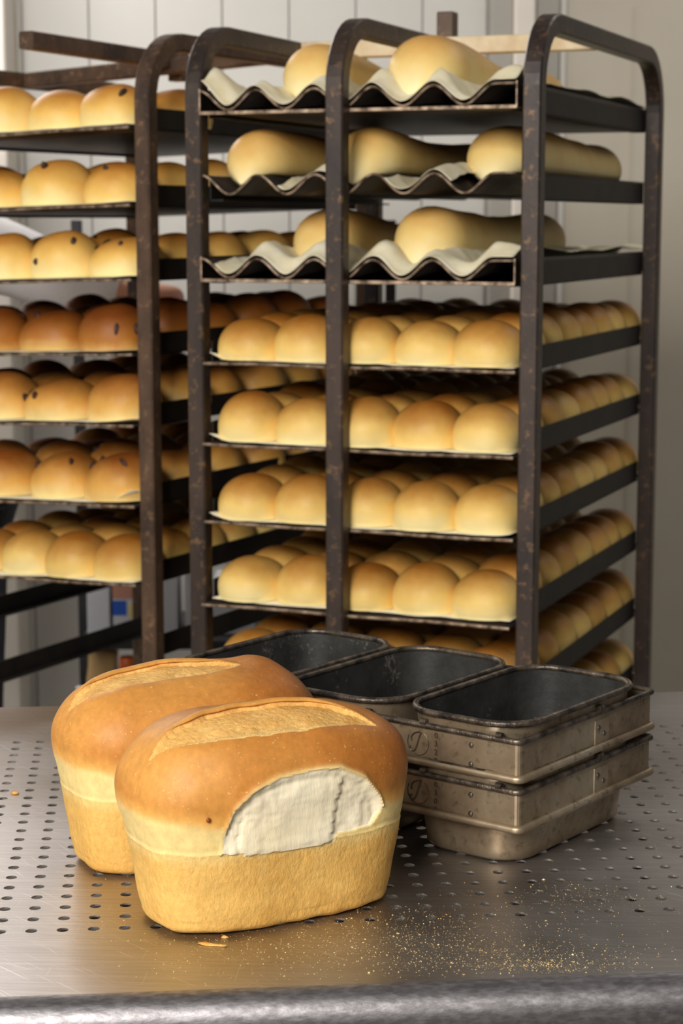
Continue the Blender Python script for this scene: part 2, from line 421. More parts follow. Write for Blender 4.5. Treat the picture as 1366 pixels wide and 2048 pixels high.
# ---- dough pieces
def roll_mesh(seed, a, b, h, zc, e1=.82, e2=.78, nu=32, nv=18, lump=.03):
    V = []; F = []; r_ = random.Random(seed); off = r_.random() * 50
    def sg(v, e): return math.copysign(abs(v) ** e, v)
    lo = -math.asin(min(.98, (zc / (h - zc)) ** (1 / e1)))
    vs_ = [lo + (math.pi / 2 - lo) * k / nv for k in range(nv)]
    for t in vs_:
        for j in range(nu):
            p = 2 * math.pi * j / nu
            x = a * sg(math.cos(t), e1) * sg(math.cos(p), e2); y = b * sg(math.cos(t), e1) * sg(math.sin(p), e2)
            z = zc + (h - zc) * sg(math.sin(t), e1)
            d = 1 + lump * noise.noise(Vector((x * 22 + off, y * 22, z * 22)))
            V.append((x * d, y * d, max(0, z * (1 + lump * noise.noise(Vector((x * 16, y * 16 + off, 3)))))))
    for i in range(nv - 1):
        for j in range(nu): F.append((i * nu + j, i * nu + (j + 1) % nu, (i + 1) * nu + (j + 1) % nu, (i + 1) * nu + j))
    V.append((0, 0, h)); F += [((nv - 1) * nu + j, (nv - 1) * nu + (j + 1) % nu, len(V) - 1) for j in range(nu)]
    V0 = [(x, y, 0) for x, y, z in V[:nu]]
    base = len(V); V += V0; F += [(base + (j + 1) % nu, (j + 1) % nu, j, base + j)[::-1] for j in range(nu)]; F.append(tuple(base + j for j in range(nu))[::-1])
    return V, F
def proto_me(name, V, F, mat):
    me = bpy.data.meshes.new(name); me.from_pydata(V, [], F); me.materials.append(mat)
    me.polygons.foreach_set('use_smooth', [True] * len(me.polygons)); me.update(); return me
ROLLS = [proto_me('roll', *roll_mesh(s, .0470 + .0003 * s, .0520, .0595 + .002 * (s % 3), .015, .93, .84), M['roll']) for s in range(5)]
def link(name, me, Mx):
    o = bpy.data.objects.new(name, me); C.objects.link(o); o.matrix_world = Mx; return o
def roll_tray(side, i, cols, rows, db=0, sheet_b=0, paper_lift=(.012, .0), ncol=5, nrow=8, front=.012):
    sname = 'right rack' if side == 'R' else 'left rack'
    Mx = level_matrix(side, i, db)
    flat_tray(Mx, f'black baking tray of pale rolls, {ORD[i]} level down in the {sname}')
    ph = rng.random() * 9
    def zf(x, y):
        lift = paper_lift[0] * max(0, (-x - .405) / .042) ** 2 * max(0, 1 - y / .12) + paper_lift[1] * max(0, (x + .03) / .03) ** 2 * max(0, 1 - y / .1)
        yy = y + (.004 * math.sin(x * 31 + ph) + .003 * nz(x, 0, ph, 60)) * max(0, 1 - y / .05)
        fr_ = max(0, 1 - (y - sheet_b) / .02)
        return (x, yy, .0012 + lift + .0022 * fr_ * max(0, nz(x, .2, ph, 25) + .25))
    paper(Mx, f'white baking paper under the rolls on the {ORD[i]} tray of the {sname}', -.441, -.006, sheet_b + .002, .745, zf)
    px_, py_ = .0865, .735 / nrow
    for rr in rows:
        for c in cols:
            m = Mx @ Matrix.Translation((-TW / 2 + px_ * (c + .5 - ncol / 2) + rng.uniform(-.0015, .0015), front + py_ * (rr + .5) + rng.uniform(-.003, .003) + (rng.uniform(-.006, .004) if rr == 0 else 0), .0018)) \
                @ Matrix.Rotation(rng.uniform(-.07, .07), 4, 'Z') @ Matrix.Diagonal((rng.uniform(.97, 1.015), rng.uniform(.98, 1.04), rng.uniform(.94, 1.06), 1))
            o = link('bread_roll', rng.choice(ROLLS), m)
            row = 'front' if rr == 0 else ('back' if rr == nrow - 1 else ORD[rr])
            tag(o, f'pale golden roll, {row} row, {ORD[c]} from left, on {ORD[i]} tray of {sname}', 'bread roll', f'batch rolls on the {ORD[i]} tray of the {sname}')
for i, db in ((3, .0), (4, -.004), (5, .0), (6, -.012), (7, 0)):
    roll_tray('R', i, range(5), range(8), db, .004 if i != 6 else .016, (.014 if i in (3, 4, 5) else .004, .006 if i == 5 else 0), front=.012 if i != 6 else .022)
roll_tray('R', 8, (3, 4), range(8))
roll_tray('L', 6, range(1, 5), range(8))

# raisin buns
BUNS = [roll_mesh(20 + s, .053 + .002 * (s % 2), .057, .060 + .003 * (s % 3), .014, .9, .92, lump=.07) for s in range(4)]
BME = {k: [proto_me('raisin_bun', V, F, M[k]) for V, F in BUNS] for k in ('bun', 'bunbrown', 'bundark')}
rb = bmesh.new(); bmesh.ops.create_icosphere(rb, subdivisions=2, radius=.0062)
for v in rb.verts: v.co *= 1 + .25 * noise.noise(v.co * 500)
for v in rb.verts: v.co.x *= 1.25; v.co.z *= .75
rme = bpy.data.meshes.new('raisin'); rb.to_mesh(rme); rb.free(); rme.materials.append(M['raisin'])
RAIS = []
for s, (V, F) in enumerate(BUNS):
    r_ = random.Random(90 + s); L_ = []
    cand = [v for v in V[:-40] if .012 < v[2] < .056]
    front = [v for v in cand if v[1] < -.01]
    for v in r_.sample(front, 4) + r_.sample(cand, 2): L_.append(v)
    RAIS.append(L_)
LCOL = {0: (-.056, -.159, -.262, -.365), 1: (-.060, -.168, -.276, -.384), 2: (-.052, -.155, -.258, -.362), 3: (-.068, -.178, -.288, -.392), 4: (-.056, -.166, -.276, -.384), 5: (-.056, -.164, -.272, -.38)}
for i, cols in LCOL.items():
    Mx = level_matrix('L', i)
    flat_tray(Mx, f'black baking tray of raisin buns, {ORD[i]} level down in the left rack')
    ph = i * 3.1
    def zf(x, y):
        lift = (.026 if i == 5 else .006 if i == 4 else .002) * max(0, (x + .07) / .07) ** 2 * max(0, 1 - y / .12)
        return (x, y + .004 * math.sin(x * 27 + ph) * max(0, 1 - y / .05), .0012 + lift + .0018 * max(0, 1 - y / .02) * max(0, nz(x, 0, ph, 22) + .3))
    paper(Mx, f'white baking paper under the raisin buns on the {ORD[i]} tray of the left rack', -.44, -.008, .004, .745, zf)
    mk = {3: 'bundark', 4: 'bunbrown', 5: 'bunbrown'}.get(i, 'bun')
    for rr in range(6):
        for c, a in enumerate(cols):
            s = rng.randrange(4)
            m = Mx @ Matrix.Translation((a + rng.uniform(-.005, .005) + (.006 if rr % 2 else -.002), .066 + .123 * rr + rng.uniform(-.006, .006), .0018)) \
                @ Matrix.Rotation(rng.uniform(-.4, .4), 4, 'Z') @ Matrix.Diagonal((rng.uniform(.95, 1.03), rng.uniform(.95, 1.03), rng.uniform(.92, 1.12), 1))
            o = link('raisin_bun', BME[mk][s], m)
            row = 'front' if rr == 0 else ('back' if rr == 5 else ORD[rr])
            tone = 'dark brown' if i == 3 else 'golden'
            tag(o, f'{tone} raisin bun, {row} row, {ORD[c]} from right, on {ORD[i]} tray of left rack', 'bun', f'raisin buns on the {ORD[i]} tray of the left rack')
            if rr < 2:
                for v in rng.sample(RAIS[s], rng.choice((1, 2, 3)) if rr == 0 else 1):
                    q = bpy.data.objects.new('raisin', rme); C.objects.link(q); q.parent = o
                    q.location = (v[0] * .985, v[1] * .985, v[2] * .985); q.rotation_euler = (rng.uniform(0, 3), rng.uniform(0, 3), rng.uniform(0, 3))
                    q.scale = (rng.uniform(.6, 1.3), rng.uniform(.6, 1.1), rng.uniform(.6, 1))

# long loaves on the corrugated trays
wave_tray(level_matrix('R', 0, -.004), 'boxed corrugated black tray with long loaves, top level of the right rack', True)
wave_tray(level_matrix('R', 1, .0), 'open wavy black tray with three long loaves, second level of the right rack', False)
wave_tray(level_matrix('R', 2, -.004), 'boxed corrugated black tray with long loaves, third level of the right rack', True)
def wpaper(i, label, x0, x1, y0, lift, ph, y1=.75, amp=.004, front=.006, curl=0):
    def zf(x, y):
        n1 = nz(x, y * .5, ph, 14); n2 = nz(x, y, ph + 4, 34)
        f = max(0, 1 - (y - y0) / .10)
        yy = y + front * (n1 + .4 * n2) * f
        c = curl * max(0, (-x - .40) / .047) ** 2 * f
        up = sm(y, y0, y0 + .045) * (1 - .6 * sm(y, y0 + .05, y0 + .2))      # rides up off the metal just behind its front edge
        return (x, yy, wave(x) * .98 + .0056 + lift * max(.1, .75 + 1.1 * n1) * up + amp * max(-.1, n2 + .2) * (.3 + f) * up + .0016 * max(-.3, nz(x, y, ph + 9, 90)) * up + c)
    paper(level_matrix('R', i), label, x0, x1, y0, y1, zf, 110, 110)
wpaper(0, 'crinkled baking paper over the waves of the top right-rack tray', -.445, -.003, -.006, .018, 1.3, front=.012, amp=.008, curl=.010)
wpaper(2, 'crinkled baking paper over the waves of the third right-rack tray', -.425, -.003, -.006, .017, 5.3, front=.012, amp=.008, curl=.006)
wpaper(1, 'loose baking paper strip between left and middle loaves, second right-rack tray', -.335, -.262, .012, .016, 8.2, front=.03)
wpaper(1, 'loose baking paper strip between middle and right loaves, second right-rack tray', -.178, -.09, .010, .018, 3.2, front=.03)
def long_loaf(i, a, b0, length, bulges, rad, label, seed, sq=.95):
    V = []; F = []; nu, nv = 32, 60
    for k in range(nv + 1):
        s = k / nv
        e = min(1, (1 - (1 - min(s / .11, 1)) ** 2.2)) ** .5 * min(1, (1 - (1 - min((1 - s) / .08, 1)) ** 2.2)) ** .5
        r = rad * (np.interp(s, [q[0] for q in bulges], [q[1] for q in bulges]))
        r *= e; r = max(r, .0008)
        for j in range(nu):
            t = 2 * math.pi * j / nu
            x = r * math.cos(t) * 1.02; z = r * math.sin(t) * sq
            zz = rad * .90 + z - (rad - r / max(e, .3)) * .75
            # underside settles into the trough
            d = 1 + .05 * noise.noise(Vector((x * 14, s * 6, seed)))
            V.append((x * d, s * length, max(zz * d, wave(a + x * d) - .0045)))
    for k in range(nv):
        for j in range(nu): F.append((k * nu + j, k * nu + (j + 1) % nu, (k + 1) * nu + (j + 1) % nu, (k + 1) * nu + j)[::-1])
    F += [tuple(range(nu)), tuple(nv * nu + j for j in range(nu))[::-1]]
    # smooth the interpolated bulges by averaging radii along the length
    A = np.array(V).reshape(nv + 1, nu, 3)
    for _ in range(5): A[1:-1, :, [0, 2]] = (A[:-2, :, [0, 2]] + 2 * A[1:-1, :, [0, 2]] + A[2:, :, [0, 2]]) / 4
    o = mesh('long_loaf', A.reshape(-1, 3), F, M['longloaf']); o.matrix_world = level_matrix('R', i) @ Matrix.Translation((a, b0, .0075))
    tag(o, label, 'loaf', 'long loaves on the corrugated trays')
tp = [-.030 - .0835 * (4.5 - k) for k in range(5)]
B1 = [(0, .95), (.12, 1.08), (.3, .98), (.5, .80), (.62, .78), (.8, .92), (1, .86)]
B2 = [(0, .9), (.1, 1.02), (.25, .98), (.45, .86), (.6, .84), (.85, .93), (1, .88)]
B3 = [(0, .9), (.15, .98), (.35, .97), (.55, .88), (.7, .86), (1, .84)]
long_loaf(0, tp[1], .05, .60, B1, .046, 'long golden loaf on the top tray of the right rack, left of the two', 1)
long_loaf(0, tp[3], .02, .665, B1, .049, 'long bulbous loaf on the top tray of the right rack, right of the two', 2)
long_loaf(1, tp[0] + .014, .008, .60, B3, .047, 'leftmost long loaf on the second tray of the right rack', 3)
long_loaf(1, tp[2], .03, .60, B2, .046, 'middle long loaf on the second tray of the right rack', 4)
long_loaf(1, tp[4] + .004, .085, .62, B3, .049, 'rightmost long loaf on the second tray of the right rack', 5)
long_loaf(2, tp[1], .085, .60, B1, .046, 'long golden loaf on the third tray of the right rack, left of the two', 6)
long_loaf(2, tp[3], .045, .645, B2, .049, 'long golden loaf on the third tray of the right rack, right of the two', 7)

# ------------------------------------------------------------------ worktop
AT = 5.5; T0 = (0, 1.287)
tab = empty('steel_worktop', (T0[0], T0[1], 0), R_(AT)); tag(tab, 'perforated brushed stainless steel worktop with a rolled front edge', 'table')
def worktop():
    ex, fy, hr = .0230, .0247, .0043
    e0 = -.195 - ex * 26.5; f0 = .1374 - fy / 2; nx, ny = 72, 23
    V = []; F = []; mi = []
    K = 16
    for j in range(ny):
        for i in range(nx):
            cx, cy = e0 + ex * (i + .5), f0 + fy * (j + .5); b = len(V)
            for k in range(K):
                t = 2 * math.pi * (k + .5) / K; c, s = math.cos(t), math.sin(t)
                m = max(abs(c), abs(s)); V.append((cx + c / m * ex / 2, cy + s / m * fy / 2, TZ))
            # snap to corners for a gap-free sheet
            for k in range(K):
                t = 2 * math.pi * (k + .5) / K; V.append((cx + hr * 1.05 * math.cos(t), cy + hr * 1.05 * math.sin(t), TZ))
            for k in range(K):
                t = 2 * math.pi * (k + .5) / K; V.append((cx + hr * math.cos(t), cy + hr * math.sin(t), TZ - .0002))
            for k in range(K):
                t = 2 * math.pi * (k + .5) / K; V.append((cx + hr * math.cos(t), cy + hr * math.sin(t), TZ - .0013))
            for k in range(K):
                k2 = (k + 1) % K
                for q in (0, 1, 2): F.append((b + q * K + k, b + q * K + k2, b + (q + 1) * K + k2, b + (q + 1) * K + k))
            # the four corner triangles
            cs = [(cx + sx * ex / 2, cy + sy * fy / 2, TZ) for sx, sy in ((1, 1), (-1, 1), (-1, -1), (1, -1))]
            for q, k in zip(range(4), (1, 5, 9, 13)):
                V.append(cs[q]); F.append((b + k, len(V) - 1, b + k + 1))
    x0, x1 = e0, e0 + nx * ex; y0, y1 = f0, f0 + ny * fy
    def quad(a, b, c, d):
        n = len(V); V.extend([(a, c, TZ), (b, c, TZ), (b, d, TZ), (a, d, TZ)]); F.append((n, n + 1, n + 2, n + 3))
    yb = .826
    quad(-1.1, 1.1, .012, y0); quad(-1.1, 1.1, y1, yb); quad(-1.1, x0, y0, y1); quad(x1, 1.1, y0, y1)
    o = mesh('top_sheet', V, F, M['steel'], tab, False)
    # rolled front edge
    n = 14; V = []; F = []
    prof = [(.012, TZ)] + [(.012 - .020 * math.sin(t), TZ - .020 + .020 * math.cos(t)) for t in [math.pi / 2 * k / n for k in range(1, n + 1)]] + [(-.008, TZ - .055), (.002, TZ - .058)]
    nxs = 40
    for i in range(nxs + 1):
        xx = -1.1 + 2.2 * i / nxs
        for y, z in prof: V.append((xx, y, z))
    k = len(prof)
    for i in range(nxs):
        for j in range(k - 1): F.append((i * k + j, i * k + j + 1, (i + 1) * k + j + 1, (i + 1) * k + j))
    mesh('rolled_edge', V, F, M['steeledge'], tab, True)
    boxobj('back_edge', -1.1, 1.1, .824, .830, TZ - .05, TZ - .0002, M['steel'], tab)
    for sx in (-1, 1):
        boxobj('end_edge', min(sx * 1.1, sx * 1.104), max(sx * 1.1, sx * 1.104), .0, .83, TZ - .05, TZ, M['steel'], tab)
        for y in (.06, .77): boxobj('leg', sx * 1.05 - .02, sx * 1.05 + .02, y - .02, y + .02, 0, TZ - .004, M['steel'], tab, .003)
    boxobj('lower_shelf', -1.03, 1.03, .04, .79, .28, .30, M['steel'], tab, .003)
worktop()

# ------------------------------------------------------------------ the two tin loaves
KEY = np.array([(0.000, .060, .022, 3.2), (0.0005, .086, .044, 3.2), (0.004, .0935, .0500, 3.3), (0.012, .0962, .0525, 3.3), (0.035, .1000, .0560, 3.3), (0.060, .1040, .0598, 3.3),
    (0.0665, .1052, .0610, 3.2), (0.078, .1078, .0638, 3.0), (0.093, .1118, .0668, 2.8), (0.105, .1132, .0680, 2.7), (0.118, .1115, .0665, 2.6), (0.131, .1045, .0615, 2.55), (0.142, .0930, .0530, 2.5),
    (0.1495, .0765, .0415, 2.45), (0.1540, .0550, .0285, 2.4), (0.1562, .0295, .0148, 2.3), (0.1568, .0001, .0001, 2.2)])
WAIST = .0665
def make_loaf(label, origin, rz, score, patch, seed, bump_end):
    nt_, nphi = 230, 380
    s = np.concatenate([[0], np.cumsum(np.hypot(np.diff(KEY[:, 0]), np.diff(KEY[:, 2])))])
    t = np.linspace(0, s[-1], nt_); m = np.gradient(KEY, s, axis=0)
    i = np.clip(np.searchsorted(s, t, side='right') - 1, 0, len(KEY) - 2); h = s[i + 1] - s[i]; u = ((t - s[i]) / h)[:, None]; h = h[:, None]
    Rr = (2*u**3-3*u**2+1)*KEY[i] + (u**3-2*u**2+u)*h*m[i] + (-2*u**3+3*u**2)*KEY[i+1] + (u**3-u**2)*h*m[i+1]
    Rr = np.maximum(Rr, 1e-5)
    ph = np.linspace(0, 2 * math.pi, nphi, endpoint=False)
    c, sn = np.cos(ph), np.sin(ph); p = Rr[:, 3:4]
    X = Rr[:, 1:2] * np.sign(c) * np.abs(c) ** (2 / p); Y = Rr[:, 2:3] * np.sign(sn) * np.abs(sn) ** (2 / p); Z = np.repeat(Rr[:, 0:1], nphi, 1)
    P = np.stack([X, Y, Z], -1)
    # outward normals
    du = np.roll(P, -1, 1) - np.roll(P, 1, 1); dv = np.gradient(P, axis=0)
    Nn = np.cross(du, dv); Nn /= np.maximum(np.linalg.norm(Nn, axis=2, keepdims=True), 1e-9)
    Nn[-3:] = (0, 0, 1); Nn[:2] = (0, 0, -1)
    sx, se, sf = score                     # plan outline of the opened cut: x samples, ear side y, front side y
    Q = P.copy(); col = np.zeros((nt_, nphi, 4)); col[..., 3] = 1; reg = np.zeros((nt_, nphi), int)
    c_tin1, c_tin2 = np.array(lin((232, 186, 104))[:3]), np.array(lin((210, 154, 72))[:3])
    c_pale = np.array(lin((236, 208, 138))[:3]); c_gold = np.array(lin((224, 166, 84))[:3]); c_brown = np.array(lin((184, 118, 50))[:3]); c_shade = np.array(lin((154, 88, 32))[:3])
    c_sc1, c_sc2 = np.array(lin((238, 190, 112))[:3]), np.array(lin((210, 150, 72))[:3])
    c_cr = np.array(lin((238, 228, 202))[:3]); c_lip = np.array(lin((246, 218, 148))[:3])
    for a in range(nt_):
        for b in range(nphi):
            x, y, z = P[a, b]; n = Nn[a, b]; v = Vector((x, y, z))
            n1 = noise.noise(v * 18 + Vector((seed, 0, 0))); n2 = noise.noise(v * 60 + Vector((0, seed, 0))); n3 = noise.noise(v * 260)
            n4 = noise.noise(Vector((x * 120, y * 120, z * 30 + seed)))
            d = .0
            crown = sm(z, WAIST + .004, WAIST + .03)
            d += crown * (.0028 * n1 + .0006 * n2) + (1 - crown) * (.0005 * n1 + .0003 * n2)
            wz = WAIST + .0022 * n1 + .0012 * n2 - .0010 * sm(abs(x), .06, .10)
            d += .0003 * math.exp(-((z - wz) / .0010) ** 2) - .0003 * math.exp(-((z - wz - .0030) / .0020) ** 2)
            if z < .012: d += .0008 * n2
            # end hump
            dz = bump_end * math.exp(-((x - .070) / .022) ** 2 - ((y - .012) / .035) ** 2) * sm(z, .10, .14)
            # ---------- colour of the crust, with left light and right shade painted into the crown
            if z < wz:
                k = .5 + .5 * n1 + .35 * n2 + .3 * n4
                cc = c_tin1 + (c_tin2 - c_tin1) * min(1, max(0, k * (.55 + .35 * sm(x, -.06, .09)) + .25 * sm(z, .016, 0)))
                cc = cc + (c_pale - cc) * (.5 * max(0, n4 * .6) * sm(z, .02, .05) + .55 * sm(z, wz - .012, wz))
            else:
                e = z - .0875 - .004 * n1 - .002 * n2 - .006 * sm(x, -.06, -.11) + .001 * sm(x, .05, .1)
                cc = c_pale + (c_gold - c_pale) * sm(e, -.006, .003)
                cc = cc + (c_brown - cc) * sm(e, .0, .013) * min(1, .78 + .4 * n1 + .25 * sm(x, -.02, .09))
                cc = cc + (c_shade - cc) * sm(e, .006, .03) * sm(x, .0, .10) * .9 * (.8 + .5 * n1)  # shade painted into the right end of the crown
                cc = cc + (c_gold - cc) * .35 * sm(x, -.04, -.10) * sm(e, .0, .03)  # light painted onto the left end of the crown
            r = 1 if z < wz else 0
            # ---------- opened cut on top
            if z > .115 and sx[0] < x < sx[-1]:
                ye = float(np.interp(x, sx, se)) + .0014 * noise.noise(Vector((x * 60, 3, seed))); yf = float(np.interp(x, sx, sf)) + .0010 * noise.noise(Vector((x * 50, 9, seed)))
                wdt = ye - yf
                if wdt > .0015:
                    g = (y - yf) / wdt
                    w0 = min(1, wdt / .022)
                    st_ = sm(y, ye - .0035, ye + .0015)          # wall of the cut below the ear
                    dz += w0 * (st_ * .0026 * math.exp(-(max(0, y - ye) / .009) ** 2) - (1 - st_) * .0022 * sm(g, .0, .18))
                    dz += w0 * .0012 * math.exp(-((y - yf + .006) / .007) ** 2)
                    if 0 < g < 1:
                        r = 2; dz += (.0005 * n3 + .0004 * n2) * sm(g, 0, .1)
                        k = .5 + .8 * n2 + .6 * n3 + .3 * n1
                        cc = c_sc1 + (c_sc2 - c_sc1) * min(1, max(0, k * .6 + .25 * sm(x, -.02, .06))); cc = cc + (c_lip - cc) * .35 * sm(g, .22, .02)
            # ---------- torn pale patch on the long side
            if patch and y < -.035 and .055 < z < .135:
                top = float(np.interp(x, [-.0625, -.060, -.0545, -.0395, -.0185, .005, .031, .0525, .0665, .0715], [.064, .083, .099, .112, .1190, .1215, .1200, .1095, .0935, .083])) + .0008 * n2
                right = .0715
                bot = float(np.interp(x, [-.0625, -.05, .029, .030, .060, .0715], [.0665, .0650, .0640, .0695, .0700, .083]))
                if -.045 < x < .029: bot += .0034 * abs(noise.noise(Vector((x * 240, 1, 2)))) + .0012 * noise.noise(Vector((x * 60, 4, 2))) - .0022
                if -.0625 < x < right:
                    if bot < z < top:
                        r = 3
                        edge = min(top - z, (x + .0625) * 1.2, (right - x) * 1.2 + .001)
                        dep = sm(edge, 0, .006)
                        d = -.0030 * dep * sm(z, .068, .09) + .0005 * noise.noise(Vector((x * 210, y * 40, z * 60))) + .0006 * n2 + .0005 * noise.noise(Vector((x * 90, 3, z * 130))) + .0004 * n3
                        if x > .030 + .006 * (z - .09) / .03 + .0025 * noise.noise(Vector((z * 120, 5, 1))): d -= .0024 * sm(edge, .002, .01)
                        if abs(x + .049 - .003 * noise.noise(Vector((z * 60, 7, 1)))) < .0010 and z < .10: d -= .0008
                        d += .0012 * sm(z, .074, .066)
                        cc = c_cr * (1 + .05 * n2) ; cc = cc + (c_pale - cc) * (.12 + .25 * max(0, n1))
                    else:
                        dd = min(abs(z - top), 1) if z >= top else 1
                        if z >= top:
                            d += .0014 * math.exp(-((dd - .0012) / .0030) ** 2)
                            cc = cc + (c_lip - cc) * .9 * math.exp(-(dd / .0026) ** 2) * sm(z, .066, .075)
                elif z > WAIST:
                    dd = math.hypot(x + .0625, max(0, z - .083)) if x < 0 else math.hypot(x - right, max(0, z - .085))
                    cc = cc + (c_lip - cc) * .8 * math.exp(-(dd / .003) ** 2)
            Q[a, b] = P[a, b] + n * d + np.array((0, 0, dz))
            col[a, b, :3] = np.clip(cc, 0, 1); reg[a, b] = r
    Q[..., 2] = np.maximum(Q[..., 2], .0003)
    root = empty('tin_loaf', origin, rz); tag(root, label, 'loaf')
    V = Q.reshape(-1, 3); CC = col.reshape(-1, 4)
    quads = []; qr = []
    for a in range(nt_ - 1):
        for b in range(nphi):
            b2 = (b + 1) % nphi
            quads.append((a * nphi + b, a * nphi + b2, (a + 1) * nphi + b2, (a + 1) * nphi + b)); qr.append(reg[a, b])
    quads = np.array(quads); qr = np.array(qr)
    for k, nm, mt in ((0, 'crust', 'crust'), (1, 'tin_side', 'tinside'), (2, 'opened_cut', 'score'), (3, 'torn_crumb', 'crumb')):
        q = quads[qr == k]
        if not len(q): continue
        us, inv = np.unique(q, return_inverse=True)
        o = mesh(nm, V[us], inv.reshape(q.shape), M[mt], root, True)
        at = o.data.color_attributes.new('col', 'FLOAT_COLOR', 'POINT'); at.data.foreach_set('color', CC[us].astype(np.float32).ravel())
        if k == 3: o['label'] = 'white torn crumb where the crust broke away'
        if k == 2: o['label'] = 'rough pale golden opening of the top cut'
    # the ear: a thin crust lip along the far side of the cut
    T = V[V[:, 2] > .10]; EV = []; EF = []; EC = []; ns, nk = 70, 10
    for q in range(ns + 1):
        x = sx[0] + .004 + (sx[-1] - sx[0] - .006) * q / ns
        ye = float(np.interp(x, sx, se)); wdt = ye - float(np.interp(x, sx, sf)); f = min(1, max(.08, wdt / .03)) * min(1, .15 + 4 * q / ns, .15 + 4 * (1 - q / ns))
        ye += .0008 * noise.noise(Vector((x * 70, 1, seed)))
        yy = ye + .0018; z = T[np.argmin((T[:, 0] - x) ** 2 + (T[:, 1] - yy) ** 2)][2]
        for k in range(nk):
            th = 2 * math.pi * k / nk
            EV.append((x, yy + .0046 * f * math.cos(th), z - .0002 + .0007 * noise.noise(Vector((x * 50, 5, seed))) * f + .0017 * f * math.sin(th) - .0012 * f * math.cos(th) * (1 if math.cos(th) > 0 else -.3)))
            EC.append(tuple(c_gold * .55 + c_brown * .40) + (1,))
    for q in range(ns):
        for k in range(nk): EF.append((q * nk + k, (q + 1) * nk + k, (q + 1) * nk + (k + 1) % nk, q * nk + (k + 1) % nk))
    EF += [tuple(range(nk)), tuple(ns * nk + k for k in range(nk))[::-1]]
    # even out the sampled heights
    A = np.array(EV).reshape(ns + 1, nk, 3)
    for _ in range(6): A[1:-1, :, 2] = (A[:-2, :, 2] + 2 * A[1:-1, :, 2] + A[2:, :, 2]) / 4
    o = mesh('ear', A.reshape(-1, 3), EF, M['crust'], root, True)
    at = o.data.color_attributes.new('col', 'FLOAT_COLOR', 'POINT'); at.data.foreach_set('color', np.array(EC, np.float32).ravel())
    if patch:
        bm = bmesh.new(); bmesh.ops.create_icosphere(bm, subdivisions=2, radius=.0017)
        bl = from_bm('blister', bm, simple('blister', (140, 70, 24), (150, 80, 30), 50, .5), root, True); bl.location = (-.0735, -.0605, .0945); bl.scale = (1, .6, 1.2)
    return root
ld = Vector((.886, .464)); ln = Vector((-.464, .886)); lrot = math.atan2(.464, .886)
lc = Vector((-.0934, 1.3963)) + ld * .0595 + ln * .0390
make_loaf('front golden tin loaf with a white torn patch on its long side', (lc.x, lc.y, TZ + .0004), lrot,
    ([-.102, -.092, -.075, -.05, -.02, .01, .035, .05, .062, .072, .079], [-.018, -.0125, -.0075, -.001, .002, .001, -.003, -.010, -.019, -.029, -.036], [-.0185, -.024, -.034, -.043, -.047, -.047, -.0450, -.0425, -.0405, -.038, -.0365]), True, 3.0, .0)
lb = lc + ln * .152 + ld * .002
make_loaf('golden tin loaf standing behind the loaf with the torn patch', (lb.x, lb.y, TZ + .0004), lrot,
    ([-.104, -.095, -.075, -.05, -.02, .01, .03, .045], [-.002, .006, .014, .018, .018, .012, .006, -.006], [-.004, -.012, -.020, -.024, -.024, -.022, -.016, -.008]), False, 11.0, .006)

